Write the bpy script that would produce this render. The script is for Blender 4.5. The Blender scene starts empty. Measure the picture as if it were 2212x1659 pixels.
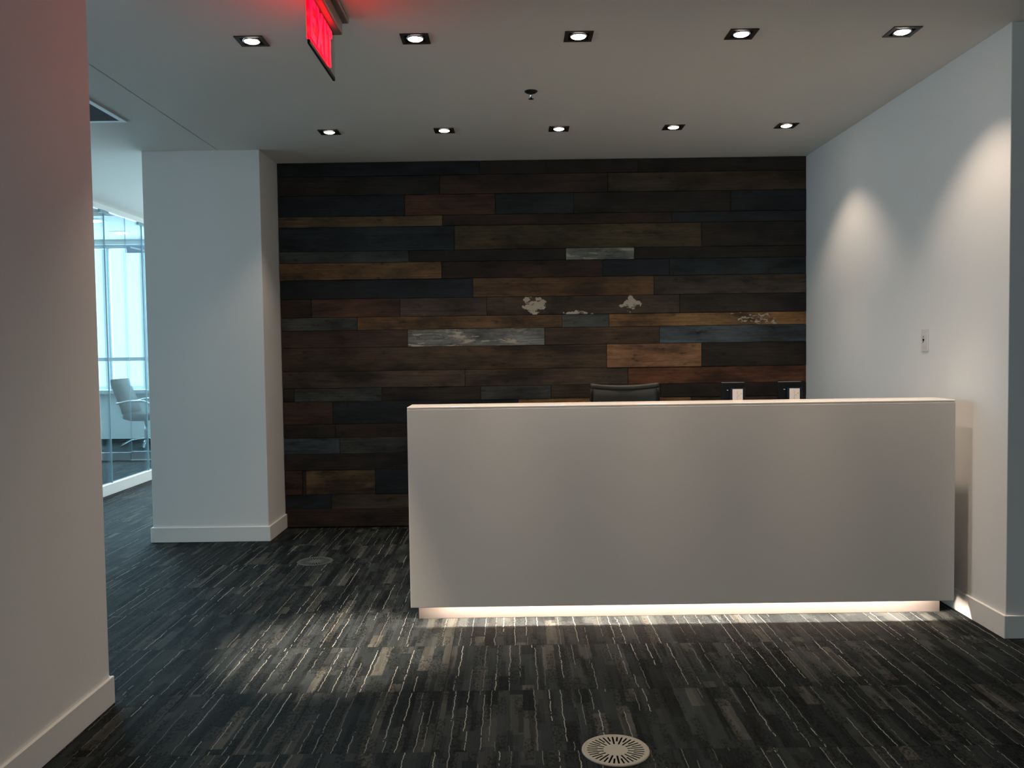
import bpy, bmesh, math, random
from mathutils import Matrix, Vector
random.seed(7)
scn = bpy.context.scene
col = scn.collection
PI = math.pi

# ------------------------------------------------------------------ camera
cam_data = bpy.data.cameras.new('camera')
cam_data.sensor_fit = 'HORIZONTAL'
cam_data.sensor_width = 36.0
cam_data.lens = 36.0 * 1853.0 / 2212.0
cam_data.clip_start = 0.05
cam_data.clip_end = 200
cam = bpy.data.objects.new('camera', cam_data)
col.objects.link(cam)
R3 = Matrix(((0.999903, 0.000701, -0.013941), (0.013899, 0.042433, 0.999003), (0.001292, -0.999099, 0.04242))).transposed()
cam.matrix_world = Matrix.Translation((0, 0, 1.33)) @ R3.to_4x4()
scn.camera = cam

# ------------------------------------------------------------------ view, sky, daylight
vs = scn.view_settings
vs.view_transform = 'Standard'; vs.look = 'None'; vs.gamma = 1.0; vs.exposure = 0.06
vs.use_curve_mapping = False
scn.cycles.use_denoising = True
scn.cycles.max_bounces = 10
scn.cycles.diffuse_bounces = 6
scn.cycles.glossy_bounces = 4
scn.cycles.transparent_max_bounces = 16
scn.cycles.sample_clamp_indirect = 4.0
scn.cycles.caustics_reflective = False
scn.cycles.caustics_refractive = False

w = bpy.data.worlds.new('overcast_sky'); scn.world = w; w.use_nodes = True
bgn = w.node_tree.nodes['Background']
bgn.inputs['Color'].default_value = (0.78, 0.97, 1.0, 1)
bgn.inputs['Strength'].default_value = 2.5

def area(name, loc, direction, sx, sy, power, colr):
    d = bpy.data.lights.new(name, 'AREA'); d.shape = 'RECTANGLE'; d.size = sx; d.size_y = sy
    d.energy = power; d.color = colr
    o = bpy.data.objects.new(name, d); col.objects.link(o)
    o.location = loc
    o.rotation_euler = Vector(direction).to_track_quat('-Z', 'Y').to_euler()
    return o
DAY = (0.985, 0.93, 0.985)
area('daylight_side_window', (-9.35, 6.0, 1.9), (1, 0, 0), 12.5, 2.2, 240, DAY)
area('daylight_far_window', (-5.65, 13.75, 1.9), (0, -1, 0), 6.4, 2.2, 800, (0.80, 0.92, 1.0))
area('daylight_rear_window', (0.9, -4.5, 1.6), (0, 1, 0), 1.6, 1.2, 36, (0.84, 0.94, 1.0))

WIDE_W, NARROW_W = 34.0, 150.0
LAMP_COL = (1.0, 0.79, 0.62)
H = 2.714                                     # ceiling height

# ------------------------------------------------------------------ helpers
def link(name, bm, mat=None, parent=None, smooth=False):
    me = bpy.data.meshes.new(name)
    bmesh.ops.recalc_face_normals(bm, faces=bm.faces)
    bm.to_mesh(me); bm.free()
    if smooth:
        for p in me.polygons: p.use_smooth = True
    if mat is not None: me.materials.append(mat)
    o = bpy.data.objects.new(name, me); col.objects.link(o)
    if parent is not None: o.parent = parent
    return o

def box(bm, x0, x1, y0, y1, z0, z1, bev=0.0, seg=2):
    r = bmesh.ops.create_cube(bm, size=1.0)
    vs_ = r['verts']
    for v in vs_:
        v.co.x = x0 + (v.co.x + .5) * (x1 - x0)
        v.co.y = y0 + (v.co.y + .5) * (y1 - y0)
        v.co.z = z0 + (v.co.z + .5) * (z1 - z0)
    if bev:
        es = list({e for v in vs_ for e in v.link_edges})
        bmesh.ops.bevel(bm, geom=es, offset=bev, segments=seg, affect='EDGES', profile=.5)
    return vs_

def bx(name, dims, mat, parent=None, bev=0.0, seg=2):
    bm = bmesh.new(); box(bm, *dims, bev=bev, seg=seg)
    return link(name, bm, mat, parent)

def cyl(bm, c, r1, r2, z0, z1, n=32, caps=True):
    res = bmesh.ops.create_cone(bm, cap_ends=caps, segments=n, radius1=r1, radius2=r2, depth=z1 - z0)
    bmesh.ops.translate(bm, verts=res['verts'], vec=(c[0], c[1], (z0 + z1) / 2))
    return res['verts']

def lathe(bm, prof, n=40, c=(0, 0, 0)):
    rings = []
    for r, z in prof:
        if r < 1e-6: rings.append([bm.verts.new((c[0], c[1], c[2] + z))])
        else: rings.append([bm.verts.new((c[0] + r * math.cos(2 * PI * k / n), c[1] + r * math.sin(2 * PI * k / n), c[2] + z)) for k in range(n)])
    for a, b in zip(rings, rings[1:]):
        for k in range(n):
            q = [a[k % len(a)], a[(k + 1) % len(a)], b[(k + 1) % len(b)], b[k % len(b)]]
            f = []
            for v in q:
                if v not in f: f.append(v)
            if len(f) > 2: bm.faces.new(f)

def tube(bm, pts, r, n=8):
    pts = [Vector(p) for p in pts]; rings = []
    for i, p in enumerate(pts):
        d = (pts[min(i + 1, len(pts) - 1)] - pts[max(i - 1, 0)]).normalized()
        up = Vector((0, 0, 1)) if abs(d.z) < .9 else Vector((1, 0, 0))
        a = d.cross(up).normalized(); b = d.cross(a).normalized()
        rings.append([bm.verts.new(p + a * r * math.cos(2 * PI * k / n) + b * r * math.sin(2 * PI * k / n)) for k in range(n)])
    for A, B in zip(rings, rings[1:]):
        for k in range(n): bm.faces.new((A[k], A[(k + 1) % n], B[(k + 1) % n], B[k]))
    bm.faces.new(rings[0][::-1]); bm.faces.new(rings[-1])

def empty(name, loc=(0, 0, 0), rz=0):
    o = bpy.data.objects.new(name, None); col.objects.link(o)
    o.empty_display_size = .1; o.location = loc; o.rotation_euler = (0, 0, rz)
    return o

def tag(o, label, cat, group=None):
    o['label'] = label; o['category'] = cat
    if group: o['group'] = group
    return o

def struct(o):
    o['kind'] = 'structure'; return o

def copy_thing(root):
    r = root.copy(); col.objects.link(r)
    for ch in root.children:
        c = ch.copy(); col.objects.link(c); c.parent = r
        for g in ch.children:
            d = g.copy(); col.objects.link(d); d.parent = c
    return r

# ------------------------------------------------------------------ materials
class G:
    """small node graph helper"""
    def __init__(s, name):
        s.m = bpy.data.materials.new(name); s.m.use_nodes = True
        s.t = s.m.node_tree; s.b = s.t.nodes['Principled BSDF']; s.out = s.t.nodes['Material Output']
    def n(s, typ, **kw):
        x = s.t.nodes.new(typ)
        for k, v in kw.items(): setattr(x, k, v)
        return x
    def set(s, node, key, v):
        if hasattr(v, 'is_output') or isinstance(v, bpy.types.NodeSocket): s.t.links.new(v, node.inputs[key])
        else: node.inputs[key].default_value = v
    def math(s, op, a, b=0.0, c=None, clamp=False):
        x = s.n('ShaderNodeMath', operation=op); x.use_clamp = clamp
        s.set(x, 0, a)
        s.set(x, 1, b)
        if c is not None: s.set(x, 2, c)
        return x.outputs[0]
    def xyz(s, a, b, c=0.0):
        x = s.n('ShaderNodeCombineXYZ'); s.set(x, 0, a); s.set(x, 1, b); s.set(x, 2, c); return x.outputs[0]
    def sep(s, v):
        x = s.n('ShaderNodeSeparateXYZ'); s.set(x, 0, v); return x.outputs
    def noise(s, v, scale=1.0, detail=2.0, rough=.5):
        x = s.n('ShaderNodeTexNoise'); s.set(x, 'Vector', v); s.set(x, 'Scale', scale); s.set(x, 'Detail', detail); s.set(x, 'Roughness', rough)
        return x.outputs['Fac']
    def white(s, v):
        x = s.n('ShaderNodeTexWhiteNoise', noise_dimensions='3D'); s.set(x, 'Vector', v); return x.outputs['Value']
    def mix(s, f, a, b, mode='MIX'):
        x = s.n('ShaderNodeMix', data_type='RGBA', blend_type=mode)
        s.set(x, 0, f); s.set(x, 6, a); s.set(x, 7, b); return x.outputs[2]
    def ramp(s, f, stops):
        x = s.n('ShaderNodeValToRGB'); s.set(x, 0, f)
        e = x.color_ramp.elements
        while len(e) < len(stops): e.new(.5)
        for el, (p, c) in zip(e, stops): el.position = p; el.color = c if len(c) == 4 else (*c, 1)
        return x.outputs[0]
    def bump(s, h, strength, dist):
        x = s.n('ShaderNodeBump'); s.set(x, 'Height', h); s.set(x, 'Strength', strength); s.set(x, 'Distance', dist)
        s.t.links.new(x.outputs[0], s.b.inputs['Normal'])

def simple(name, c, rough=.5, metal=0.0, spec=.5, coat=0.0, noise_amt=0.0, bump=0.0, bscale=60):
    g = G(name)
    g.b.inputs['Roughness'].default_value = rough; g.b.inputs['Metallic'].default_value = metal
    g.b.inputs['Specular IOR Level'].default_value = spec
    g.b.inputs['Coat Weight'].default_value = coat
    tc = g.n('ShaderNodeTexCoord').outputs['Object']
    nz = g.noise(tc, bscale, 3)
    lo = tuple(v * (1 - noise_amt) for v in c[:3]); hi = tuple(min(1, v * (1 + noise_amt)) for v in c[:3])
    g.set(g.b, 'Base Color', g.ramp(nz, [(.3, lo), (.7, hi)]))
    if bump: g.bump(nz, bump, .001)
    return g.m

def emis(name, c, s, seen=None):
    g = G(name); g.b.inputs['Base Color'].default_value = (*c, 1)
    g.b.inputs['Emission Color'].default_value = (*c, 1); g.b.inputs['Emission Strength'].default_value = s
    return g.m

def glass(name, tint, refl=.06):
    g = G(name)
    tr = g.n('ShaderNodeBsdfTransparent'); tr.inputs[0].default_value = (*tint, 1)
    gl = g.n('ShaderNodeBsdfGlossy'); gl.inputs['Roughness'].default_value = 0.0
    lw = g.n('ShaderNodeLayerWeight'); lw.inputs['Blend'].default_value = .12
    f = g.math('MULTIPLY', lw.outputs['Fresnel'], .7)
    mx = g.n('ShaderNodeMixShader'); g.set(mx, 0, f)
    g.t.links.new(tr.outputs[0], mx.inputs[1]); g.t.links.new(gl.outputs[0], mx.inputs[2])
    g.t.links.new(mx.outputs[0], g.out.inputs['Surface'])
    return g.m

M = {}
M['wall'] = simple('painted_drywall', (.74, .735, .72), .85, noise_amt=.015, bump=.25, bscale=220)
M['ceil'] = simple('ceiling_paint', (.82, .795, .745), .9, noise_amt=.01, bump=.15, bscale=180)
M['trim'] = simple('painted_trim', (.76, .755, .73), .45, noise_amt=.01)
M['dark'] = simple('dark_recess', (.006, .006, .006), .95, spec=0.0)
M['desk'] = simple('white_solid_surface', (.62, .595, .56), .20, noise_amt=.012, bscale=300)
M['kick'] = simple('kick_board_laminate', (.13, .118, .11), .5)
M['bronze'] = simple('dark_bronze_metal', (.035, .030, .026), .38, metal=.4, spec=.5, noise_amt=.2)
M['chrome'] = simple('chrome', (.75, .72, .72), .12, metal=1.0)
M['black'] = simple('black_plastic', (.004, .0045, .006), .45, spec=.2, noise_amt=.1)
M['blackblue'] = simple('blue_black_bezel', (.005, .010, .022), .4, spec=.3)
M['mesh'] = simple('charcoal_mesh_fabric', (.026, .029, .028), .8, noise_amt=.35, bump=.6, bscale=500)
M['fabric'] = simple('black_seat_fabric', (.03, .03, .032), .9, noise_amt=.3, bump=.5, bscale=400)
M['plastic'] = simple('white_switch_plastic', (.66, .64, .62), .35)
M['card'] = simple('white_card', (.86, .80, .76), .7)
M['ink'] = simple('grey_ink', (.35, .30, .30), .8)
M['grille'] = simple('beige_floor_grille_plastic', (.30, .285, .235), .55, noise_amt=.06, bscale=400)
M['grille_dark'] = simple('carpet_coloured_grille', (.045, .056, .052), .8, noise_amt=.2, bscale=300)
M['sprink'] = simple('dark_plated_brass', (.02, .02, .018), .3, metal=.6)
M['vent'] = simple('white_vent_metal', (.72, .74, .75), .5)
M['slat'] = simple('grey_vent_slat', (.22, .25, .27), .5, metal=.3)
M['alu'] = simple('window_frame_aluminium', (.45, .55, .60), .4, metal=.2)
M['canopy'] = simple('brushed_canopy_metal', (.30, .27, .24), .45, metal=.5, noise_amt=.08)
M['glass'] = glass('clear_partition_glass', (.86, .95, .98))
M['winglass'] = glass('window_glass', (.93, .98, 1.0))
M['acrylic'] = glass('clear_acrylic', (.93, .86, .84))
M['lens'] = emis('lamp_lens', (1.0, .88, .74), 30.0)
M['led'] = emis('warm_led_strip', (1.0, .80, .65), 480.0)
M['red'] = emis('red_lit_letter', (1.0, .0003, .011), 5.5)
M['tiny'] = emis('indicator_led', (.8, .9, 1.0), .35)
M['roomlamp'] = emis('cool_ceiling_lamp', (.9, .97, 1.0), 12.0)
M['glue'] = simple('grey_glass_joint', (.22, .34, .38), .5)

def wood(name, paint):
    g = G(name)
    oi = g.n('ShaderNodeObjectInfo'); tc = g.n('ShaderNodeTexCoord').outputs['Object']
    r = g.math('MULTIPLY', oi.outputs['Random'], 61.0)
    x, y, z = g.sep(tc)
    xo = g.math('ADD', x, r)
    grain = g.noise(g.xyz(g.math('MULTIPLY', xo, 2.2), r, g.math('MULTIPLY', z, 95.0)), 1.0, 5, .65)
    fine = g.noise(g.xyz(g.math('MULTIPLY', xo, 14.0), r, g.math('MULTIPLY', z, 320.0)), 1.0, 3, .6)
    big = g.noise(g.xyz(g.math('MULTIPLY', xo, 2.6), r, g.math('MULTIPLY', z, 7.0)), 1.0, 4, .6)
    spot = g.noise(g.xyz(g.math('MULTIPLY', xo, 9.0), r, g.math('MULTIPLY', z, 26.0)), 1.0, 4, .7)
    f1 = g.ramp(grain, [(.30, (.50,) * 3), (.52, (.85,) * 3), (.75, (1.15,) * 3)])
    f2 = g.ramp(big, [(.34, (.30,) * 3), (.46, (.75,) * 3), (.54, (1.0,) * 3), (.68, (1.35,) * 3)])
    f3 = g.ramp(spot, [(.30, (.25,) * 3), (.43, (.95,) * 3), (.8, (1.2,) * 3)])
    f4 = g.ramp(fine, [(.3, (.7,) * 3), (.7, (1.3,) * 3)])
    c = g.mix(1.0, oi.outputs['Color'], f1, 'MULTIPLY')
    c = g.mix(1.0, c, f2, 'MULTIPLY'); c = g.mix(1.0, c, f3, 'MULTIPLY'); c = g.mix(1.0, c, f4, 'MULTIPLY')
    tint = g.noise(g.xyz(g.math('MULTIPLY', xo, 1.3), g.math('ADD', r, 9.0), g.math('MULTIPLY', z, 3.0)), 1.0, 2)
    hue = g.ramp(tint, [(.38, (.85, .97, 1.08)), (.6, (1.0, 1.0, 1.0)), (.8, (1.1, .97, .85))])
    c = g.mix(.8, c, g.mix(1.0, c, hue, 'MULTIPLY'))
    if paint:
        # real flaking pale paint left on reclaimed boards
        p = g.noise(g.xyz(g.math('MULTIPLY', xo, paint[0]), r, g.math('MULTIPLY', z, paint[1])), 1.0, 6, .7)
        mask = g.ramp(p, [(paint[2], (0, 0, 0)), (paint[2] + .05, (1, 1, 1))])
        if len(paint) > 3:            # patches confined to spots along the board (object space centres)
            tot = None
            for cx_, cz_, rx_, rz_ in paint[3]:
                wb = g.math('MULTIPLY', g.math('SUBTRACT', g.noise(g.xyz(g.math('MULTIPLY', x, 18), 0, g.math('MULTIPLY', z, 18)), 1.0, 3), .5), 2.6); dx = g.math('ADD', wb, g.math('DIVIDE', g.math('SUBTRACT', x, cx_), rx_)); dz = g.math('SUBTRACT', g.math('DIVIDE', g.math('SUBTRACT', z, cz_), rz_), wb)
                d = g.math('ADD', g.math('MULTIPLY', dx, dx), g.math('MULTIPLY', dz, dz))
                k = g.math('SUBTRACT', 1.0, d, clamp=True)
                tot = k if tot is None else g.math('MAXIMUM', tot, k)
            mask = g.mix(1.0, mask, g.ramp(g.math('MULTIPLY', tot, g.math('ADD', p, .5)), [(.22, (0, 0, 0)), (.34, (1, 1, 1))]), 'MULTIPLY')
        c = g.mix(mask, c, (.34, .31, .25, 1))
    g.set(g.b, 'Base Color', c)
    g.set(g.b, 'Roughness', .62)
    g.b.inputs['Specular IOR Level'].default_value = .3
    g.bump(g.math('ADD', grain, g.math('MULTIPLY', spot, .5)), .5, .003)
    return g.m
M['wood'] = wood('reclaimed_board', None)
M['wood_patch'] = wood('reclaimed_board_with_pale_patches', (16, 34, .42, [(-.361, 0.005, .10, .075), (.35, 0, .085, .06), (-.05, -.06, .10, .02)]))
M['wood_flake'] = wood('reclaimed_board_with_flaking_paint', (5, 26, .55))
M['wood_end'] = wood('reclaimed_board_scuffed_end', (20, 60, .5, [(.36, 0.0, .17, .055)]))

def carpet():
    g = G('striped_carpet_tile')
    oi = g.n('ShaderNodeObjectInfo'); pos = g.n('ShaderNodeNewGeometry').outputs['Position']
    x, y, z = g.sep(pos)
    r = oi.outputs['Random']
    xx = g.math('ADD', x, g.math('MULTIPLY', r, 53.0)); yy = g.math('ADD', y, g.math('MULTIPLY', r, 37.0))
    M_ = lambda a, b: g.math('MULTIPLY', a, b)
    wob = g.math('ADD', M_(g.math('SUBTRACT', g.noise(g.xyz(M_(xx, 9), M_(yy, 16)), 1, 2), .5), .014),
                 M_(g.math('SUBTRACT', g.noise(g.xyz(M_(xx, 30), M_(yy, 90)), 1, 1), .5), .006))
    u = g.math('ADD', xx, wob)
    def cells(width, length, seed):
        q = g.math('DIVIDE', u, width)
        c = g.math('FLOOR', q); fr = g.math('FRACT', q)
        off = M_(g.white(g.xyz(c, seed, 0.3)), 5.0)
        seg = g.math('FLOOR', g.math('DIVIDE', g.math('ADD', yy, off), length))
        return c, fr, seg, g.white(g.xyz(c, seg, seed))
    ca, fa, sa, va = cells(.047, .34, 1.7)
    cb, fb, sb, vb = cells(.019, .21, 4.1)
    cc, fc, sc_, vc = cells(.031, .16, 8.3)
    base = g.ramp(va, [(0.0, (.009, .0125, .014)), (.35, (.020, .0260, .0280)), (.80, (.029, .0350, .0355)), (.93, (.048, .052, .048)), (1.0, (.070, .072, .064))])
    base = g.mix(1.0, base, g.ramp(vb, [(0, (.50,) * 3), (.3, (.95,) * 3), (1, (1.28,) * 3)]), 'MULTIPLY')
    mott = g.noise(g.xyz(M_(xx, 110), M_(yy, 60)), 1, 3, .65)
    mm = g.ramp(mott, [(.42, (.32,) * 3), (.54, (1.0,) * 3)])
    mgate = g.math('GREATER_THAN', vc, .52)
    base = g.mix(mgate, base, g.mix(1.0, base, mm, 'MULTIPLY'))
    # pale yarns
    cl, fl, sl, vl = cells(.052, .49, 12.9)
    centre = g.math('ADD', .25, M_(g.white(g.xyz(cl, sl, 3.3)), .5))
    d = M_(g.math('ABSOLUTE', g.math('SUBTRACT', fl, centre)), .058)
    th = M_(g.math('ADD', .35, g.noise(g.xyz(M_(xx, 4), M_(yy, 48)), 1, 2)), .0021)
    line = g.math('LESS_THAN', d, th)
    dash = g.math('GREATER_THAN', g.noise(g.xyz(M_(cl, 3.1), M_(yy, 26)), 1, 3), .40)
    gate = g.math('GREATER_THAN', vl, .42)
    ln = M_(M_(line, dash), gate)
    yarn = g.ramp(vl, [(.40, (.07, .075, .07)), (.7, (.16, .17, .155)), (1.0, (.36, .36, .32))])
    c2 = g.mix(ln, base, yarn)
    rib = g.math('SINE', M_(xx, 2 * PI / .0052))
    ribc = g.math('ADD', .84, M_(rib, .16))
    tuft = g.noise(g.xyz(M_(xx, 420), M_(yy, 260)), 1, 2)
    k = M_(ribc, g.math('ADD', .62, M_(tuft, .76)))
    kk = g.xyz(k, k, k)
    g.set(g.b, 'Base Color', g.mix(1.0, c2, kk, 'MULTIPLY'))
    g.b.inputs['Roughness'].default_value = .75
    g.b.inputs['Specular IOR Level'].default_value = .07
    hh = g.math('ADD', M_(rib, .22), g.math('ADD', tuft, g.math('ADD', M_(ln, .8), M_(mott, M_(mgate, 1.5)))))
    g.bump(hh, .8, .0035)
    return g.m
M['carpet'] = carpet()

# ================================================================== STRUCTURE
XR, YRC, YB = 2.188, 3.790, 6.418            # right wall plane, its near corner, board wall plane
XWL = -1.725
# floor slab and carpet tiles
floor = struct(bx('floor', (-9.3, 4.7, -4.4, 13.5, -.16, -.006), M['carpet']))
S = .504
bm = bmesh.new(); box(bm, -S / 2 + .0006, S / 2 - .0006, -S / 2 + .0006, S / 2 - .0006, -.006, 0.0)
tile0 = link('carpet_tile', bm, M['carpet'], floor)
def tile_rows():
    out = []
    x0, y0 = .218 + S / 2, 3.28 + S / 2
    for i in range(-14, 6):
        for j in range(-3, 20):
            x = x0 + i * S; y = y0 + j * S
            a = -4.3 < x < 3.0 and 1.7 < y < 6.25
            b = -4.2 < x < -2.2 and 6.25 <= y < 9.6
            c = -6.9 < x <= -4.2 and 8.0 < y < 13.3
            d = -4.2 <= x < -3.6 and 9.6 <= y < 13.3
            if (a or b or c or d) and not (x < -1.7 and y < 2.6): out.append((x, y))
    return out
for i, (x, y) in enumerate(tile_rows()):
    o = tile0 if i == 0 else tile0.copy()
    if i: col.objects.link(o); o.parent = floor
    o.location = (x, y, 0)
    o.rotation_euler = (0, 0, 0)

# ceiling: soffit with real cut-outs, closed slab above
LX = [-1.145, -.415, .313, 1.040, 1.757]
LY = [3.890, 5.510]
hs = .052
holes = [(x - hs, x + hs, y - hs, y + hs) for x in LX for y in LY] + [(-2.012, -2.004, 1.0, 5.95)] + [(-2.86, -2.31, 4.62, 5.165)]
xs = sorted({-3.86, 4.7, *[h[0] for h in holes], *[h[1] for h in holes]})
ys = sorted({-4.4, 10.6, *[h[2] for h in holes], *[h[3] for h in holes]})
bm = bmesh.new(); vcache = {}
def V(x, y, z):
    k = (round(x, 5), round(y, 5), round(z, 5))
    if k not in vcache: vcache[k] = bm.verts.new((x, y, z))
    return vcache[k]
filled = {}
for i in range(len(xs) - 1):
    for j in range(len(ys) - 1):
        cx, cy = (xs[i] + xs[i + 1]) / 2, (ys[j] + ys[j + 1]) / 2
        filled[i, j] = not any(h[0] < cx < h[1] and h[2] < cy < h[3] for h in holes)
for (i, j), f in filled.items():
    z = H if f else H + .10
    bm.faces.new([V(xs[i], ys[j], z), V(xs[i + 1], ys[j], z), V(xs[i + 1], ys[j + 1], z), V(xs[i], ys[j + 1], z)])
    if not f:
        for (di, dj, a, b) in ((-1, 0, (i, j), (i, j + 1)), (1, 0, (i + 1, j), (i + 1, j + 1)), (0, -1, (i, j), (i + 1, j)), (0, 1, (i, j + 1), (i + 1, j + 1))):
            if filled.get((i + di, j + dj), True):
                bm.faces.new([V(xs[a[0]], ys[a[1]], H), V(xs[b[0]], ys[b[1]], H), V(xs[b[0]], ys[b[1]], H + .10), V(xs[a[0]], ys[a[1]], H + .10)])
box(bm, -3.86, 4.7, -4.4, 10.6, H + .101, H + .5)
ceiling = struct(link('ceiling', bm, M['ceil']))
struct(bx('ceiling', (-9.3, -3.86, -4.4, 13.5, 3.07, 3.3), M['ceil']))
struct(bx('ceiling', (-3.86, -1.0, 10.6, 13.5, 3.07, 3.3), M['ceil']))

# walls
struct(bx('wall_left', (-1.95, -1.545, -4.4, 3.2, 0, H), M['wall'], bev=.003))
struct(bx('wall_column', (-2.535, XWL, 5.96, 10.6, 0, H), M['wall'], bev=.003))
wall_back = struct(bx('wall_back', (XWL, XR + 2.0, YB + .02, YB + .25, 0, H), M['dark']))
struct(bx('wall_right', (XR, 4.7, YRC, YB + .02, 0, H), M['wall'], bev=.003))
struct(bx('wall_side', (4.5, 4.7, -4.4, YRC, 0, H), M['wall']))
# rear wall with a window opening
bm = bmesh.new()
box(bm, -1.545, .1, -4.4, -4.2, 0, H); box(bm, 1.7, 4.5, -4.4, -4.2, 0, H)
box(bm, .1, 1.7, -4.4, -4.2, 0, 1.0); box(bm, .1, 1.7, -4.4, -4.2, 2.2, H)
struct(link('wall_rear', bm, M['wall']))
# outer office wall on the left, window band .5 to 3.0
bm = bmesh.new()
box(bm, -9.3, -9.1, -4.4, 13.5, 0, .76); box(bm, -9.3, -9.1, -4.4, 13.5, 3.0, 3.07)
box(bm, -9.3, -9.1, -4.4, -.3, .76, 3.0); box(bm, -9.3, -9.1, 12.3, 13.5, .76, 3.0)
struct(link('wall_office', bm, M['wall']))
struct(bx('wall_office', (-9.1, -1.95, -4.4, -4.2, 0, 3.07), M['wall']))
# far wall of the office
bm = bmesh.new()
box(bm, -9.1, -1.0, 13.27, 13.47, 0, .705); box(bm, -9.1, -1.0, 13.27, 13.47, 3.0, 3.07)
box(bm, -9.1, -8.9, 13.27, 13.47, .705, 3.0); box(bm, -2.4, -1.0, 13.27, 13.47, .705, 3.0)
struct(link('wall_far', bm, M['wall']))
struct(bx('wall_passage', (-1.2, -1.0, 10.6, 13.27, 0, 3.07), M['wall']))
# bulkhead that carries the higher office ceiling
struct(bx('wall_bulkhead', (-3.86, -3.80, -4.2, 10.6, H + .0, 3.07), M['wall']))
struct(bx('wall_bulkhead', (-3.80, -1.2, 10.6, 10.66, 2.66, 3.07), M['wall']))

# baseboards
bh, bt = .105, .013
def board(name, segs):
    bm = bmesh.new()
    for s_ in segs: box(bm, *s_, bev=.0025, seg=1)
    return struct(link(name, bm, M['trim']))
board('baseboard_left', [(-1.545, -1.545 + bt, -4.2, 3.2 + bt, 0, bh), (-1.95, -1.545, 3.2, 3.2 + bt, 0, bh)])
board('baseboard_column', [(-2.535 - bt, XWL + bt, 5.96 - bt, 5.96, 0, bh), (XWL, XWL + bt, 5.96, YB - .002, 0, bh), (-2.535 - bt, -2.535, 5.96, 10.5, 0, bh)])
board('baseboard_right', [(XR - bt, XR, YRC - bt, YB - .003, 0, bh), (XR, 4.5, YRC - bt, YRC, 0, bh)])

# ------------------------------------------------------------------ reclaimed board wall
ZS = [2.714, 2.611, 2.470, 2.317, 2.238, 2.060, 1.974, 1.849, 1.708, 1.571, 1.474, 1.346, 1.170, 1.045, .944, .774, .673, .552, .431, .246, .137, .002]
C = {'K': (.036, .027, .020), 'N': (.022, .026, .031), 'NB': (.036, .046, .052), 'B': (.088, .056, .034), 'BM': (.095, .068, .048), 'R': (.12, .055, .032),
     'KR': (.066, .038, .026), 'T': (.19, .125, .065), 'TO': (.115, .082, .042), 'O': (.30, .165, .075), 'OB': (.17, .095, .048), 'OX': (.40, .21, .115), 'G': (.15, .155, .145),
     'GL': (.30, .30, .26), 'GD': (.085, .088, .082), 'GB': (.085, .105, .12), 'RX': (.20, .078, .040), 'W': (.085, .060, .042)}
ROWS = [
    [(-.226, 'N'), (.944, 'K'), (XR, 'K')],
    [(-.522, 'K'), (.719, 'KR'), (XR, 'B')],
    [(-.785, 'N'), (-.113, 'R'), (.467, 'NB'), (1.628, 'K'), (XR, 'N')],
    [(-.507, 'T'), (1.191, 'KR'), (XR, 'N')],
    [(-.420, 'NB'), (1.411, 'TO'), (XR, 'K')],
    [(-.760, 'GD'), (.405, 'K'), (.911, 'GL'), (XR, 'K')],
    [(-.519, 'O'), (.676, 'KR'), (1.172, 'N'), (XR, 'NB')],
    [(-.288, 'N'), (1.056, 'OB'), (XR, 'BM')],
    [(-1.493, 'KR'), (-.833, 'R'), (-.188, 'BM'), (1.246, 'W'), (XR, 'K')],
    [(-1.153, 'GD'), (.371, 'OB'), (.720, 'GD'), (XR, 'O')],
    [(-.780, 'KR'), (.239, 'GL'), (1.096, 'B'), (XR, 'GB')],
    [(.701, 'B'), (1.407, 'OX'), (XR, 'K')],
    [(-.358, 'BM'), (.859, 'BM'), (XR, 'RX')],
    [(-1.636, 'K'), (-.981, 'GD'), (-.242, 'K'), (.282, 'GD'), (1.10, 'B'), (XR, 'K')],
    [(-1.351, 'KR'), (.038, 'N'), (1.329, 'O'), (XR, 'B')],
    [(-1.334, 'K'), (.25, 'KR'), (XR, 'N')],
    [(-1.305, 'GB'), (.60, 'GD'), (XR, 'K')],
    [(-.10, 'K'), (XR, 'B')],
    [(-1.590, 'R'), (-1.565, 'K'), (-1.043, 'T'), (.4, 'N'), (XR, 'BM')],
    [(-1.377, 'N'), (.10, 'W'), (XR, 'K')],
    [(-.60, 'KR'), (1.0, 'N'), (XR, 'B')],
]
SPECIAL = {(8, 3): 'wood_patch', (10, 1): 'wood_flake', (5, 2): 'wood_flake', (9, 3): 'wood_end'}
rng = random.Random(3)
for r_, row in enumerate(ROWS):
    z1, z0 = ZS[r_], ZS[r_ + 1]
    xa = XWL + .001
    for c_, (xb, key) in enumerate(row):
        g_ = .0012
        L, Hh = (xb - xa) - 2 * g_, (z1 - z0) - 2 * g_
        pr = rng.uniform(0, .006)
        if (r_, c_) in ((5, 2), (11, 1), (6, 0)): pr = .008
        if xb - xa < .05: pr = .0
        bm = bmesh.new()
        box(bm, -L / 2, L / 2, -.016 - pr, .022, -Hh / 2, Hh / 2, bev=.0012, seg=1)
        o = link('plank', bm, M[SPECIAL.get((r_, c_), 'wood')], wall_back)
        o.location = ((xa + xb) / 2, YB, (z0 + z1) / 2)
        k = rng.uniform(.88, 1.12); cc = C[key]; gr = sum(cc) / 3; cc = [(q * 1.12 - .12 * gr) * .64 for q in cc]
        o.color = (cc[0] * k, cc[1] * k * rng.uniform(.97, 1.03), cc[2] * k, 1)
        xa = xb

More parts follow.
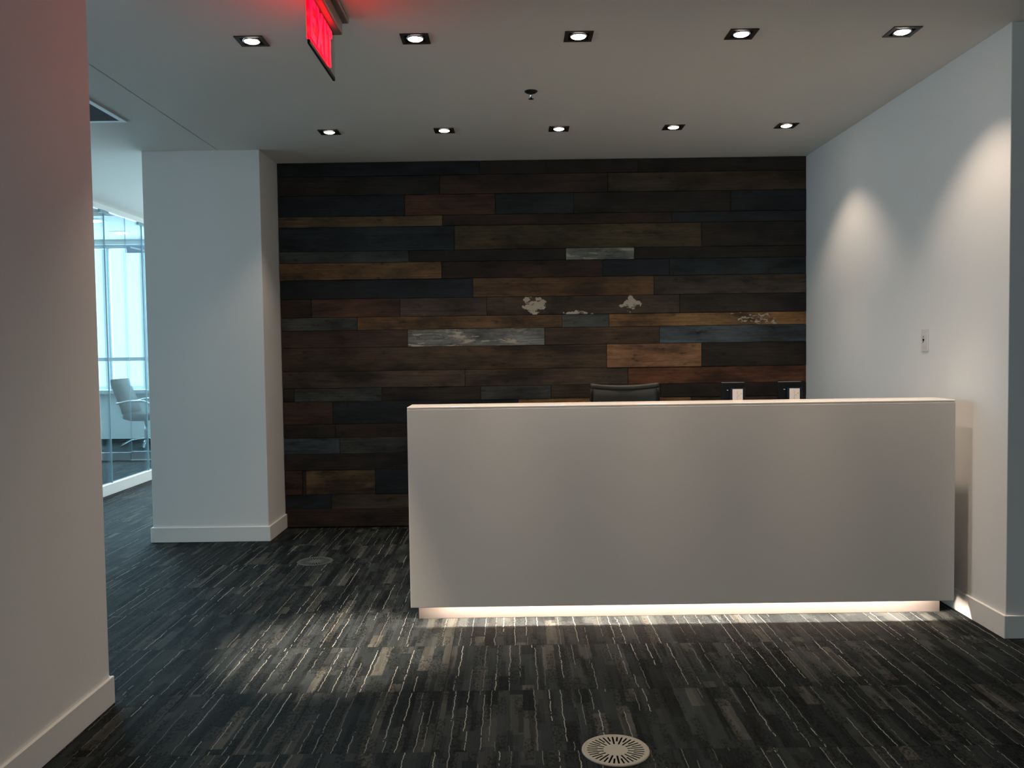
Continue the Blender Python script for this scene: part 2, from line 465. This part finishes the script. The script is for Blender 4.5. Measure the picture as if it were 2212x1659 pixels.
# ------------------------------------------------------------------ office windows and glass partition
def window(name, axis, p, a0, a1, z0, z1, mullions, transoms, thick=.05, sill=True):
    """window in a wall; axis 'y' = pane faces y at y=p, spans x a0..a1"""
    root = struct(empty(name, (0, 0, 0)))
    def bxa(nm, A0, A1, Z0, Z1, d0, d1, mat):
        dims = (A0, A1, d0, d1, Z0, Z1) if axis == 'y' else (d0, d1, A0, A1, Z0, Z1)
        return bx(nm, dims, M[mat], root, bev=.003, seg=1)
    t = thick
    for (A0, A1, Z0, Z1) in ((a0, a1, z0, z0 + t), (a0, a1, z1 - t, z1), (a0, a0 + t, z0 + t, z1 - t), (a1 - t, a1, z0 + t, z1 - t)):
        bxa('window_frame', A0, A1, Z0, Z1, p - .03, p + .03, 'alu')
    zz = [z0 + t] + transoms + [z1 - t]
    xm = [a0 + t] + mullions + [a1 - t]
    for m_ in mullions: bxa('mullion', m_ - .02, m_ + .02, z0 + t, z1 - t, p - .03, p + .03, 'alu')
    for q in range(len(xm) - 1):
        for h_ in transoms:
            bxa('transom', xm[q] + .021, xm[q + 1] - .021, h_ - .028, h_ + .028, p - .028, p + .028, 'alu')
        for k in range(len(zz) - 1):
            bxa('pane', xm[q] + .001, xm[q + 1] - .001, zz[k], zz[k + 1], p - .003, p + .003, 'winglass')
    return root, bxa
w1, b1 = window('window_1', 'y', 13.40, -8.9, -2.4, .705, 3.0, [-7.9, -6.26, -5.70, -4.9, -3.7], [1.234])
b1('window_sill', -8.9, -2.4, .705, .762, 13.12, 13.36, 'alu')
# small tilted top-hung vent pane
bm = bmesh.new(); box(bm, -.26, .26, -.012, .012, -.055, .055, bev=.003)
vp = link('vent_pane', bm, simple('blue_tinted_vent_glass', (.10, .22, .34), .15), w1); vp.location = (-5.63, 13.22, 2.915); vp.rotation_euler = (math.radians(14), 0, 0)
bm = bmesh.new(); box(bm, -.16, .13, -.006, 0, -.012, .012, bev=.002)
vh = link('vent_stay', bm, M['vent'], w1); vh.location = (-5.66, 13.19, 2.905); vh.rotation_euler = (0, math.radians(14), 0)
window('window_2', 'x', -9.2, -.3, 12.3, .76, 3.0, [1.0, 2.3, 3.6, 4.9, 6.2, 7.5, 8.8, 10.1, 11.2], [1.234])
window('window_3', 'y', -4.3, .1, 1.7, 1.0, 2.2, [.9], [])

GX = -3.82
def partition(label, sides, panels, z_top):
    """sides: 'x' plane at GX (panes run in y) or 'y' plane"""
    root = empty('glass_partition')
    tag(root, label, 'glass wall')
    return root
pt = partition('long clear glass partition with white base along the passage', 'x', None, None)
edges = [2.43 + .8105 * k for k in range(0, 11)]        # joints at 8.10 and 8.91 among them
edges = [8.10 + .82 * k for k in range(-7, 4)]
edges[-1] = 10.56
for a, b in zip(edges, edges[1:]):
    bx('pane', (GX - .005, GX + .005, a + .0015, b - .0015, .10, H - .049), M['glass'], pt)
    bx('joint', (GX - .0055, GX + .0055, b - .0028, b + .0028, .10, H - .049), M['glue'], pt)
    bx('clip', (GX - .012, GX + .012, b - .085, b + .085, H - .075, H - .049), M['glue'], pt, bev=.002)
bx('base_rail', (GX - .022, GX + .022, edges[0], 10.56, 0, .10), M['trim'], pt, bev=.002)
bx('head_rail', (GX - .022, GX + .022, edges[0], 10.56, H - .048, H - .0005), M['trim'], pt, bev=.002)
pt2 = partition('glass partition across the office behind the passage glass', 'y', None, None)
ex = [-8.9, -7.6, -6.3, -4.745, -3.87]
for i, (a, b) in enumerate(zip(ex, ex[1:])):
    bx('pane', (a + .0015, b - .0015, 10.60, 10.61, .098, 3.01), M['glass'], pt2)
    bx('joint', (b - .005, b + .005, 10.598, 10.612, .098, 3.01), M['glue'], pt2)
bx('base_rail', (-8.9, -4.75, 10.58, 10.63, 0, .097), M['slat'], pt2, bev=.002)  # white base rails coloured grey, their shade put into the colour
bx('base_rail', (-4.74, -3.87, 10.58, 10.63, .012, .108), M['slat'], pt2, bev=.002)
bx('threshold', (-4.74, -3.87, 10.56, 10.63, 0, .010), M['vent'], pt2, bev=.002)
bx('head_rail', (-8.9, -3.87, 10.58, 10.63, 3.01, 3.069), M['trim'], pt2, bev=.002)

# ================================================================== RECEPTION DESK
DL, DR, DF, DB_, DT, DZ = -.506, 2.099, 4.065, 4.262, 1.054, .089
desk = tag(empty('reception_desk', ((DL + DR) / 2, DF, 0)), 'long white solid-surface reception desk glowing along its underside', 'desk')
ox, oy = (DL + DR) / 2, DF
def dk(name, x0, x1, y0, y1, z0, z1, mat, bev=.002):
    return bx(name, (x0 - ox, x1 - ox, y0 - oy, y1 - oy, z0, z1), M[mat], desk, bev=bev)
dk('front_panel', DL, DR, DF, DF + .025, DZ, DT - .012, 'desk', .0015)
dk('countertop', DL, DR, DF + .0005, DB_, DT - .012, DT, 'desk', .003)
dk('back_panel', DL + .025, DR - .025, DB_ - .025, DB_ - .003, .70, DT - .0125, 'desk')
dk('end_panel', DL, DL + .025, DF + .025, 4.66, DZ, .72, 'desk')
dk('end_panel', DR - .025, DR, DF + .025, 4.66, DZ, .72, 'desk')
dk('end_cheek', DL, DL + .025, DF + .025, DB_, .72, DT - .0125, 'desk')
dk('end_cheek', DR - .025, DR, DF + .025, DB_, .72, DT - .0125, 'desk')
dk('work_surface', DL, DR, DB_ - .003, 4.66, .72, .748, 'desk', .003)
dk('inner_panel', DL + .025, DR - .025, DB_ - .045, DB_ - .028, DZ + .11, .70, 'desk')
dk('light_housing', DL + .03, DR - .03, DF + .026, DF + .19, DZ + .075, DZ + .10, 'kick')
dk('toe_kick', DL + .025, DR - .012, 4.178, 4.20, 0, DZ + .074, 'kick')
dk('toe_kick', DL + .04, DR - .03, 4.58, 4.60, 0, DZ, 'dark')
dk('led_strip', DL + .12, DR - .10, DF + .050, DF + .062, DZ + .066, DZ + .0745, 'led', 0)

# ================================================================== DOWNLIGHTS
def ring(bm, s_out, s_in, z0, z1):
    """square ring"""
    for (x0, x1, y0, y1) in ((-s_out, s_out, -s_out, -s_in), (-s_out, s_out, s_in, s_out), (-s_out, -s_in, -s_in, s_in), (s_in, s_out, -s_in, s_in)):
        box(bm, x0, x1, y0, y1, z0, z1)
def make_downlight():
    root = empty('downlight', (LX[0], LY[0], H))
    bm = bmesh.new(); ring(bm, .063, .047, -.004, 0.0); link('frame', bm, M['bronze'], root)
    bm = bmesh.new(); ring(bm, .0465, .044, -.0035, .07); box(bm, -.044, .044, -.044, .044, .066, .07); link('housing', bm, M['bronze'], root)
    bm = bmesh.new(); lathe(bm, [(.0345, -.004), (.040, -.005), (.0415, .002), (.040, .03), (.030, .055), (.0, .058)], 36); link('lamp_ring', bm, M['chrome'], root, True)
    bm = bmesh.new(); lathe(bm, [(0, -.0115), (.012, -.011), (.024, -.0085), (.032, -.0045), (.0343, 0.0), (.0343, .004)], 32); link('lens', bm, M['lens'], root, True)
    return root
GRP = 'square ceiling downlights'
dl0 = make_downlight()
names = ['leftmost', 'second', 'middle', 'fourth', 'rightmost']
extra = {(0, 0): 'front row, leftmost square downlight, left of the red exit sign', (0, 4): 'front row, rightmost square downlight, nearest the white right wall',
         (1, 0): 'back row, leftmost small downlight, nearest the white column', (1, 4): 'back row, rightmost small downlight, beside the right wall',
         (0, 1): 'front row downlight just right of the red exit sign', (0, 2): 'middle downlight of the front row, in front of the sprinkler',
         (0, 3): 'front row downlight, second from the white right wall', (1, 1): 'back row downlight, second from the white column',
         (1, 2): 'middle downlight of the back row, behind the sprinkler', (1, 3): 'back row downlight, second from the right wall'}
def spot(root, nm, watt, deg, blend, off):
    d = bpy.data.lights.new(nm, 'SPOT'); d.energy = watt; d.spot_size = math.radians(deg); d.spot_blend = blend
    d.color = LAMP_COL; d.shadow_soft_size = .03
    o = bpy.data.objects.new(nm, d); col.objects.link(o); o.parent = root; o.location = (0, 0, off)
    return o
for j in range(2):
    for i in range(5):
        r = dl0 if (i, j) == (0, 0) else copy_thing(dl0)
        r.location = (LX[i], LY[j], H)
        tag(r, extra[j, i], 'downlight', GRP)
# the light each lamp gives: a wide soft flood and a narrower beam, aimed by the gimbal
AIM = {(0, 0): (-.80, 3.80, 1500.0, 27), (1, 0): (-.415, 4.15, NARROW_W, 40), (2, 0): (.313, 4.15, NARROW_W, 40), (3, 0): (1.04, 4.15, NARROW_W, 40), (4, 0): (1.757, 4.15, NARROW_W, 40)}
def beam(nm, loc, to, watt, deg, blend=1.0):
    d = bpy.data.lights.new(nm, 'SPOT'); d.energy = watt; d.spot_size = math.radians(deg); d.spot_blend = blend
    d.color = LAMP_COL; d.shadow_soft_size = .03
    o = bpy.data.objects.new(nm, d); col.objects.link(o); o.location = loc
    o.rotation_euler = (Vector(to) - Vector(loc)).to_track_quat('-Z', 'Y').to_euler()
for j in range(2):
    for i in range(5):
        p = (LX[i], LY[j], H - .02)
        beam('lamp_and_fill_flood', p, (LX[i], LY[j], 0), WIDE_W * (1.0 if j == 0 else .78), 102, .55)
        if j == 0: beam('lamp_beam', p, (AIM[i, j][0], AIM[i, j][1], 0), AIM[i, j][2], AIM[i, j][3])
        else: beam('lamp_beam', p, (LX[i], LY[j], 0), 22, 50)
area('office_fill_light', (-6.4, 7.5, 3.05), (0, 0, -1), 3.0, 5.0, 190, (.75, .92, 1.0))  # unseen fill panel, added to brighten the office and its far wall
# lamps of the passage, behind the column
for y in (8.3, 9.8): beam('lamp_and_fill_flood', (-3.15, y, H - .02), (-3.15, y, 0), 95, 95, .6)
# two unseen fill floods, added out of frame to brighten the side walls
for x in (-.55, 1.2): beam('lamp_and_fill_flood', (x, 1.3, H - .02), (x, 1.3, 0), 28, 130)

# ================================================================== EXIT SIGN
ex_x, ey0, ey1 = -.720, 3.13, 3.585
sign = tag(empty('exit_sign', (ex_x, (ey0 + ey1) / 2, H)), 'red lit EXIT sign on clear panel hanging from the ceiling', 'exit sign')
def sg(name, x0, x1, y0, y1, z0, z1, mat, bev=0.0, seg=2):
    cy = (ey0 + ey1) / 2
    return bx(name, (x0, x1, y0 - cy, y1 - cy, z0 - H, z1 - H), M[mat], sign, bev=bev, seg=seg)
sg('mounting_plate', -.024, .056, ey0 - .03, ey1 + .06, 2.690, H, 'canopy', .006)
sg('canopy', -.018, .034, ey0 - .02, ey1 + .03, 2.632, 2.690, 'canopy', .008)
sg('clear_panel', -.004, .004, ey0, ey1, 2.452, 2.632, 'acrylic')
sg('panel_edge', -.0045, .0045, ey0 + .012, ey1 - .002, 2.437, 2.4515, 'black')
zb, zt = 2.462, 2.614
th_ = .030
def letter(polys):
    """bars as (y0,z0,y1,z1) centre lines, or quads; extruded through the panel on both faces"""
    bm = bmesh.new()
    for side in (-1, 1):
        xa, xb = (side * .0042, side * .0075)
        for pg in polys:
            A = [bm.verts.new((xa, p[0] - (ey0 + ey1) / 2, p[1] - H)) for p in pg]
            B = [bm.verts.new((xb, p[0] - (ey0 + ey1) / 2, p[1] - H)) for p in pg]
            bm.faces.new(A); bm.faces.new(B[::-1])
            n = len(pg)
            for k in range(n): bm.faces.new((A[k], A[(k + 1) % n], B[(k + 1) % n], B[k]))
    return link('letter', bm, M['red'], sign)
def rect(y0, y1, z0, z1): return [(y0, z0), (y1, z0), (y1, z1), (y0, z1)]
wL = .088; gap = .016; y = ey0 + .018
zm = (zb + zt) / 2
letter([rect(y, y + th_, zb, zt), rect(y + th_, y + wL, zb, zb + .028), rect(y + th_, y + wL, zm - .013, zm + .013), rect(y + th_, y + wL, zt - .028, zt)])
y += wL + gap
wX = .112
letter([[(y, zb), (y + .036, zb), (y + wX, zt), (y + wX - .036, zt)], [(y + wX - .036, zb), (y + wX, zb), (y + wX / 2 + .018, zm), (y + wX / 2 - .002, zm - .03)], [(y, zt), (y + .036, zt), (y + wX / 2 + .002, zm + .03), (y + wX / 2 - .018, zm)]])
y += wX + gap
letter([rect(y, y + th_ + .004, zb, zt)])
y += th_ + .004 + gap
letter([rect(y + .031, y + .031 + th_, zb, zt - .028), rect(y, y + .092, zt - .028, zt)])

# ================================================================== SPRINKLER
sp = tag(empty('sprinkler', (.119, 4.703, H)), 'dark round fire sprinkler head on the ceiling between the downlight rows', 'sprinkler')
bm = bmesh.new(); lathe(bm, [(0, -.012), (.012, -.013), (.024, -.011), (.035, -.004), (.0355, 0), (0, 0)], 36); link('escutcheon', bm, M['sprink'], sp, True)
bm = bmesh.new(); lathe(bm, [(0, -.040), (.0045, -.040), (.0045, -.028), (.007, -.024), (.0065, -.0125), (0, -.0125)], 16); link('stem', bm, M['chrome'], sp, True)
bm = bmesh.new()
n = 24; ctr = bm.verts.new((0, 0, -.0405)); ctb = bm.verts.new((0, 0, -.044))
rt = []; rb = []
for k in range(n):
    rr = .0145 if k % 2 else .0115
    rt.append(bm.verts.new((rr * math.cos(2 * PI * k / n), rr * math.sin(2 * PI * k / n), -.0405)))
    rb.append(bm.verts.new((rr * math.cos(2 * PI * k / n), rr * math.sin(2 * PI * k / n), -.043)))
for k in range(n):
    l = (k + 1) % n
    bm.faces.new((ctr, rt[k], rt[l])); bm.faces.new((ctb, rb[l], rb[k])); bm.faces.new((rt[k], rb[k], rb[l], rt[l]))
link('deflector', bm, M['sprink'], sp)

# ================================================================== CEILING VENT
vt = tag(empty('ceiling_vent', (-2.585, 4.89, H)), 'square white-framed ceiling air vent with fine grey slats', 'vent')
bm = bmesh.new(); ring(bm, .300, .268, -.006, 0.0); link('frame', bm, M['vent'], vt)
bm = bmesh.new(); box(bm, -.27, .27, -.268, .268, .085, .09); link('backing', bm, M['dark'], vt)
bm = bmesh.new(); box(bm, -.2675, .2675, -.0022, .0022, -.009, .009)
bmesh.ops.rotate(bm, verts=bm.verts, cent=(0, 0, 0), matrix=Matrix.Rotation(math.radians(40), 3, 'X'))
sl0 = link('slat', bm, M['slat'], vt)
for k in range(28):
    s_ = sl0 if k == 0 else sl0.copy()
    if k: col.objects.link(s_); s_.parent = vt
    s_.location = (0, -.262 + k * .0194, .004)

# ================================================================== FLOOR GRILLES
def make_grille(mat, label, loc, slot_shade_mat, dz=.004):
    root = tag(empty('floor_grille', loc), label, 'floor grille')
    R, rc = .108, .024; N = 36
    bm = bmesh.new()
    def P(a, r): return (r * math.cos(a), r * math.sin(a), dz)
    for k in range(N):
        a = 2 * PI * k / N; d = PI / N
        r1, r2, hw = (.040 if k % 2 else .060), .094, .0031
        Bm = lambda r: bm.verts.new(P(a - d, r)); Bp = lambda r: bm.verts.new(P(a + d, r))
        def S_(s, r):
            ca, sa = math.cos(a), math.sin(a)
            return bm.verts.new((r * ca - s * hw * sa, r * sa + s * hw * ca, dz))
        b = {q: Bm(q) for q in (rc, r1, r2, R)}; p = {q: Bp(q) for q in (rc, r1, r2, R)}
        sm = {q: S_(-1, q) for q in (r1, r2)}; sp_ = {q: S_(1, q) for q in (r1, r2)}
        bm.faces.new((b[rc], p[rc], p[r1], sp_[r1], sm[r1], b[r1]))
        bm.faces.new((b[r1], sm[r1], sm[r2], b[r2])); bm.faces.new((sp_[r1], p[r1], p[r2], sp_[r2]))
        bm.faces.new((b[r2], sm[r2], sp_[r2], p[r2], p[R], b[R]))
        bm.faces.new([bm.verts.new(P(a - d, 0)), bm.verts.new(P(a - d, rc)), bm.verts.new(P(a + d, rc))])
    bmesh.ops.remove_doubles(bm, verts=bm.verts, dist=1e-5)
    ret = bmesh.ops.extrude_face_region(bm, geom=list(bm.faces))
    vv = [e for e in ret['geom'] if isinstance(e, bmesh.types.BMVert)]
    bmesh.ops.translate(bm, verts=vv, vec=(0, 0, -.0015))
    link('grille_plate', bm, M[mat], root)
    bm = bmesh.new(); lathe(bm, [(R - .002, .0005), (R + .004, .0005), (R + .003, dz + .0005), (R - .003, dz + .002), (R - .006, dz + .0002)], 56); link('rim', bm, M[mat], root, True)
    bm = bmesh.new(); cyl(bm, (0, 0), .104, .104, .0002, .0007, 40); link('slot_shade', bm, M[slot_shade_mat], root)  # near-black disc under the plate stands in for shade inside the slots
    return root
make_grille('grille', 'beige round slotted floor grille in the carpet nearest the camera', (.3205, 2.768, 0), 'dark')
make_grille('grille_dark', 'dark round floor grille in the carpet left of the desk', (-1.262, 5.352, 0), 'dark', .003)

# ================================================================== LIGHT SWITCH
sw = tag(empty('light_switch', (XR, 4.553, 1.338)), 'white rectangular light switch plate on the right wall above the desk', 'light switch')
bm = bmesh.new(); box(bm, -.006, 0, -.036, .036, -.060, .060, bev=.0025); link('plate', bm, M['plastic'], sw)
bm = bmesh.new(); box(bm, -.0085, -.0055, -.017, .017, -.034, .034, bev=.001); link('rocker', bm, M['plastic'], sw)
bm = bmesh.new(); box(bm, -.0095, -.008, -.004, .012, -.004, .008); box(bm, -.0095, -.008, .004, .011, -.012, -.006); box(bm, -.0095, -.008, .002, .008, .016, .021); link('slider', bm, M['black'], sw)

# ================================================================== DISPLAY UNITS BEHIND THE DESK
def make_display(x, label):
    k = 4.55 / 4.75
    root = tag(empty('card_display', (x, 4.56, .748)), label, 'display', 'black card display units behind the desk')
    zt_ = 1.33 - (1.33 - 1.118) * k - .748
    bm = bmesh.new(); box(bm, -.0625, .0625, 0, .03, zt_ - .19, zt_, bev=.004); link('housing', bm, M['black'], root)
    bm = bmesh.new(); box(bm, -.0585, .0585, .002, .028, zt_ + .0001, zt_ + .0015); link('top_edge', bm, M['slat'], root)
    bm = bmesh.new(); box(bm, -.02, .06, -.012, -.001, zt_ - .15, zt_ - .028, bev=.003); link('bezel', bm, M['blackblue'], root)
    bm = bmesh.new(); box(bm, -.009, .045, -.016, -.0125, zt_ - .125, zt_ - .034, bev=.0005, seg=1); cd = link('card', bm, M['card'], root)
    cd['label'] = 'white card with a faint grey drawing'
    bm = bmesh.new()
    tube(bm, [(.014, -.0165, zt_ - .10), (.016, -.0165, zt_ - .07), (.022, -.0165, zt_ - .064), (.027, -.0165, zt_ - .072)], .0007, 5)
    tube(bm, [(.014, -.0165, zt_ - .064), (.016, -.0165, zt_ - .05), (.013, -.0165, zt_ - .045)], .0006, 5)
    tube(bm, [(.034, -.0165, zt_ - .06), (.037, -.0165, zt_ - .055), (.036, -.0165, zt_ - .062)], .0009, 5)
    link('drawing', bm, M['ink'], cd)
    bm = bmesh.new(); box(bm, -.036, -.028, -.0012, -.0002, zt_ - .040, zt_ - .038); link('indicator_light', bm, M['tiny'], root)
    bm = bmesh.new(); box(bm, -.02, .02, .004, .026, .012, zt_ - .191, bev=.003); link('stand', bm, M['black'], root)
    bm = bmesh.new(); box(bm, -.07, .07, -.05, .08, 0, .012, bev=.004); link('base', bm, M['black'], root)
    return root
make_display(1.1725, 'left black card display with white card standing behind the desk')
make_display(1.4745, 'right black card display with white card, nearest the right wall')

# ================================================================== OFFICE CHAIR
def star_base(root, r, n_, mat, hub=.045, castor=True):
    for k in range(n_):
        a = 2 * PI * k / n_ + .3
        bm = bmesh.new()
        p = [(hub * .5 * math.cos(a), hub * .5 * math.sin(a), .115), (r * .6 * math.cos(a), r * .6 * math.sin(a), .095), (r * math.cos(a), r * math.sin(a), .07 if castor else .0145)]
        tube(bm, p, .014, 8)
        lg = link('base_arm', bm, M[mat], root, True)
        if castor:
            bm = bmesh.new()
            for s_ in (-1, 1):
                res = bmesh.ops.create_cone(bm, cap_ends=True, segments=18, radius1=.027, radius2=.027, depth=.018)
                bmesh.ops.rotate(bm, verts=res['verts'], cent=(0, 0, 0), matrix=Matrix.Rotation(PI / 2, 3, 'X') )
                bmesh.ops.translate(bm, verts=res['verts'], vec=(0, s_ * .013, 0))
            bmesh.ops.rotate(bm, verts=bm.verts, cent=(0, 0, 0), matrix=Matrix.Rotation(a, 3, 'Z'))
            bmesh.ops.translate(bm, verts=bm.verts, vec=(r * math.cos(a), r * math.sin(a), .027))
            cyl(bm, (r * math.cos(a), r * math.sin(a)), .006, .006, .03, .075, 8)
            link('castor', bm, M['black'], lg)

ch = tag(empty('office_chair', (.685, 5.02, 0)), 'charcoal mesh-back office chair behind the reception desk', 'chair')
star_base(ch, .30, 5, 'black')
bm = bmesh.new(); cyl(bm, (0, 0), .028, .028, .08, .26, 20); cyl(bm, (0, 0), .016, .016, .26, .43, 16); link('gas_lift', bm, M['black'], ch, True)
bm = bmesh.new(); box(bm, -.12, .12, -.12, .12, .42, .455, bev=.01); link('tilt_mechanism', bm, M['black'], ch)
bm = bmesh.new()
nx, ny = 14, 12
gv = {}
for i in range(nx + 1):
    for j in range(ny + 1):
        u_, v_ = i / nx * 2 - 1, j / ny * 2 - 1
        sx = .235 * u_ * math.sqrt(1 - .28 * v_ * v_); sy = .23 * v_ * math.sqrt(1 - .28 * u_ * u_)
        z_ = .515 + .012 * u_ * u_ - .02 * max(0, -v_) ** 3
        gv[i, j, 0] = bm.verts.new((sx, sy - .03, z_)); gv[i, j, 1] = bm.verts.new((sx * .97, sy * .97 - .03, .458))
for i in range(nx):
    for j in range(ny):
        bm.faces.new((gv[i, j, 0], gv[i + 1, j, 0], gv[i + 1, j + 1, 0], gv[i, j + 1, 0])); bm.faces.new((gv[i, j, 1], gv[i, j + 1, 1], gv[i + 1, j + 1, 1], gv[i + 1, j, 1]))
for i in range(nx):
    bm.faces.new((gv[i, 0, 0], gv[i, 0, 1], gv[i + 1, 0, 1], gv[i + 1, 0, 0])); bm.faces.new((gv[i, ny, 0], gv[i + 1, ny, 0], gv[i + 1, ny, 1], gv[i, ny, 1]))
for j in range(ny):
    bm.faces.new((gv[0, j, 0], gv[0, j + 1, 0], gv[0, j + 1, 1], gv[0, j, 1])); bm.faces.new((gv[nx, j, 0], gv[nx, j, 1], gv[nx, j + 1, 1], gv[nx, j + 1, 0]))
link('seat', bm, M['fabric'], ch, True)
# curved back: sheet sampled over width and height
def back_pt(u_, z_, dy=0):
    wd = .193 + .012 * math.sin((z_ - .5) * 3)
    return (u_ * wd, .255 - .045 * u_ * u_ + .06 * (z_ - .6) + dy, z_)
def sheet(z0f, z1f, thick, umax=1.0, nu=18, nv=10):
    bm = bmesh.new(); g_ = {}
    for i in range(nu + 1):
        for j in range(nv + 1):
            u_ = (i / nu * 2 - 1) * umax; z_ = z0f(u_) + (z1f(u_) - z0f(u_)) * j / nv
            for s_ in (0, 1): g_[i, j, s_] = bm.verts.new(back_pt(u_, z_, s_ * thick))
    for i in range(nu):
        for j in range(nv):
            for s_ in (0, 1): bm.faces.new((g_[i, j, s_], g_[i + 1, j, s_], g_[i + 1, j + 1, s_], g_[i, j + 1, s_]))
    for i in range(nu):
        for j in (0, nv): bm.faces.new((g_[i, j, 0], g_[i, j, 1], g_[i + 1, j, 1], g_[i + 1, j, 0]))
    for j in range(nv):
        for i in (0, nu): bm.faces.new((g_[i, j, 0], g_[i, j + 1, 0], g_[i, j + 1, 1], g_[i, j, 1]))
    return bm
top = lambda u_: 1.086 + .016 * u_ * u_
link('top_rail', sheet(lambda u_: top(u_) - .030, top, .020, 1.02, 18, 2), simple('charcoal_rail', (.028, .031, .031), .55), ch, True)
link('back_mesh', sheet(lambda u_: .62 - .03 * u_ * u_, lambda u_: top(u_) - .0315, .010, .965), M['mesh'], ch, True)
for s_ in (-1, 1):
    bm = bmesh.new(); tube(bm, [Vector(back_pt(s_ * 1.0, z_, .006)) for z_ in (.58, .66, .75, .85, .95, 1.03, 1.07)], .010, 8); link('side_rail', bm, M['black'], ch, True)
bm = bmesh.new(); tube(bm, [back_pt(u_, .60 - .02 * u_ * u_, .006) for u_ in (-1, -.5, 0, .5, 1)], .011, 8); link('bottom_rail', bm, M['black'], ch, True)
bm = bmesh.new(); tube(bm, [(0, .10, .44), (0, .24, .44), (0, .285, .52), (0, .285, .62), (0, .29, .80)], .018, 8); link('back_support', bm, M['black'], ch, True)

# ================================================================== OFFICE BEYOND THE GLASS
lc = tag(empty('lounge_chair', (-5.20, 12.1, 0)), 'dark reclined chair with chrome base seen through the office glass', 'chair')
# seat shell: side profile swept across y
def sweep(name, prof, y0, y1, mat, thick):
    bm = bmesh.new(); n_ = len(prof); pr_ = []
    for k, (px, pz) in enumerate(prof):
        a = Vector(prof[max(k - 1, 0)]); b = Vector(prof[min(k + 1, n_ - 1)])
        d = (b - a).normalized(); nn = Vector((-d.y, d.x))
        pr_.append(((px, pz), (px + nn.x * thick, pz + nn.y * thick)))
    vv = {}
    for k, (p, q) in enumerate(pr_):
        for s_, yy in enumerate((y0, y1)):
            vv[k, 0, s_] = bm.verts.new((p[0], yy, p[1])); vv[k, 1, s_] = bm.verts.new((q[0], yy, q[1]))
    for k in range(n_ - 1):
        bm.faces.new((vv[k, 0, 0], vv[k, 0, 1], vv[k + 1, 0, 1], vv[k + 1, 0, 0])); bm.faces.new((vv[k, 1, 0], vv[k + 1, 1, 0], vv[k + 1, 1, 1], vv[k, 1, 1]))
        for s_ in (0, 1): bm.faces.new((vv[k, 0, s_], vv[k + 1, 0, s_], vv[k + 1, 1, s_], vv[k, 1, s_]))
    for k in (0, n_ - 1): bm.faces.new((vv[k, 0, 0], vv[k, 1, 0], vv[k, 1, 1], vv[k, 0, 1]))
    bmesh.ops.recalc_face_normals(bm, faces=bm.faces)
    bmesh.ops.bevel(bm, geom=[e for e in bm.edges if len(e.link_faces) == 2 and e.calc_face_angle(0) > 1.0], offset=.01, segments=2, affect='EDGES')
    return link(name, bm, M[mat], lc, True)
sweep('backrest', [(-.37, .96), (-.35, .86), (-.29, .70), (-.235, .55), (-.215, .47)], -.27, .27, 'mesh', .05)
sweep('seat', [(-.215, .42), (-.10, .385), (.10, .385), (.28, .41), (.33, .43)], -.27, .27, 'fabric', .08)
for s_ in (-1, 1):
    bm = bmesh.new(); tube(bm, [(-.27, s_ * .29, .63), (-.12, s_ * .30, .665), (.10, s_ * .30, .665), (.2, s_ * .29, .62), (.2, s_ * .28, .42)], .014, 8); link('armrest', bm, M['chrome'], lc, True)
bm = bmesh.new(); cyl(bm, (0, 0), .025, .025, .09, .39, 16); link('post', bm, M['chrome'], lc, True)
star_base(lc, .33, 4, 'chrome', castor=False)
for i, (x, y) in enumerate(((-5.45, 11.3), (-5.62, 12.45))):
    r = tag(empty('ceiling_lamp', (x, y, 3.07)), ('bright ceiling lamp nearest the glass, in the office beyond' if i == 0 else 'bright ceiling lamp farther back near the office windows'), 'ceiling light', 'office ceiling lamps')
    bm = bmesh.new(); box(bm, -.13, .13, -.13, .13, -.008, 0, bev=.003); link('frame', bm, M['vent'], r)
    bm = bmesh.new(); lathe(bm, [(0, -.028), (.05, -.025), (.085, -.015), (.09, -.0085), (0, -.0085)], 28); link('diffuser', bm, M['roomlamp'], r, True)
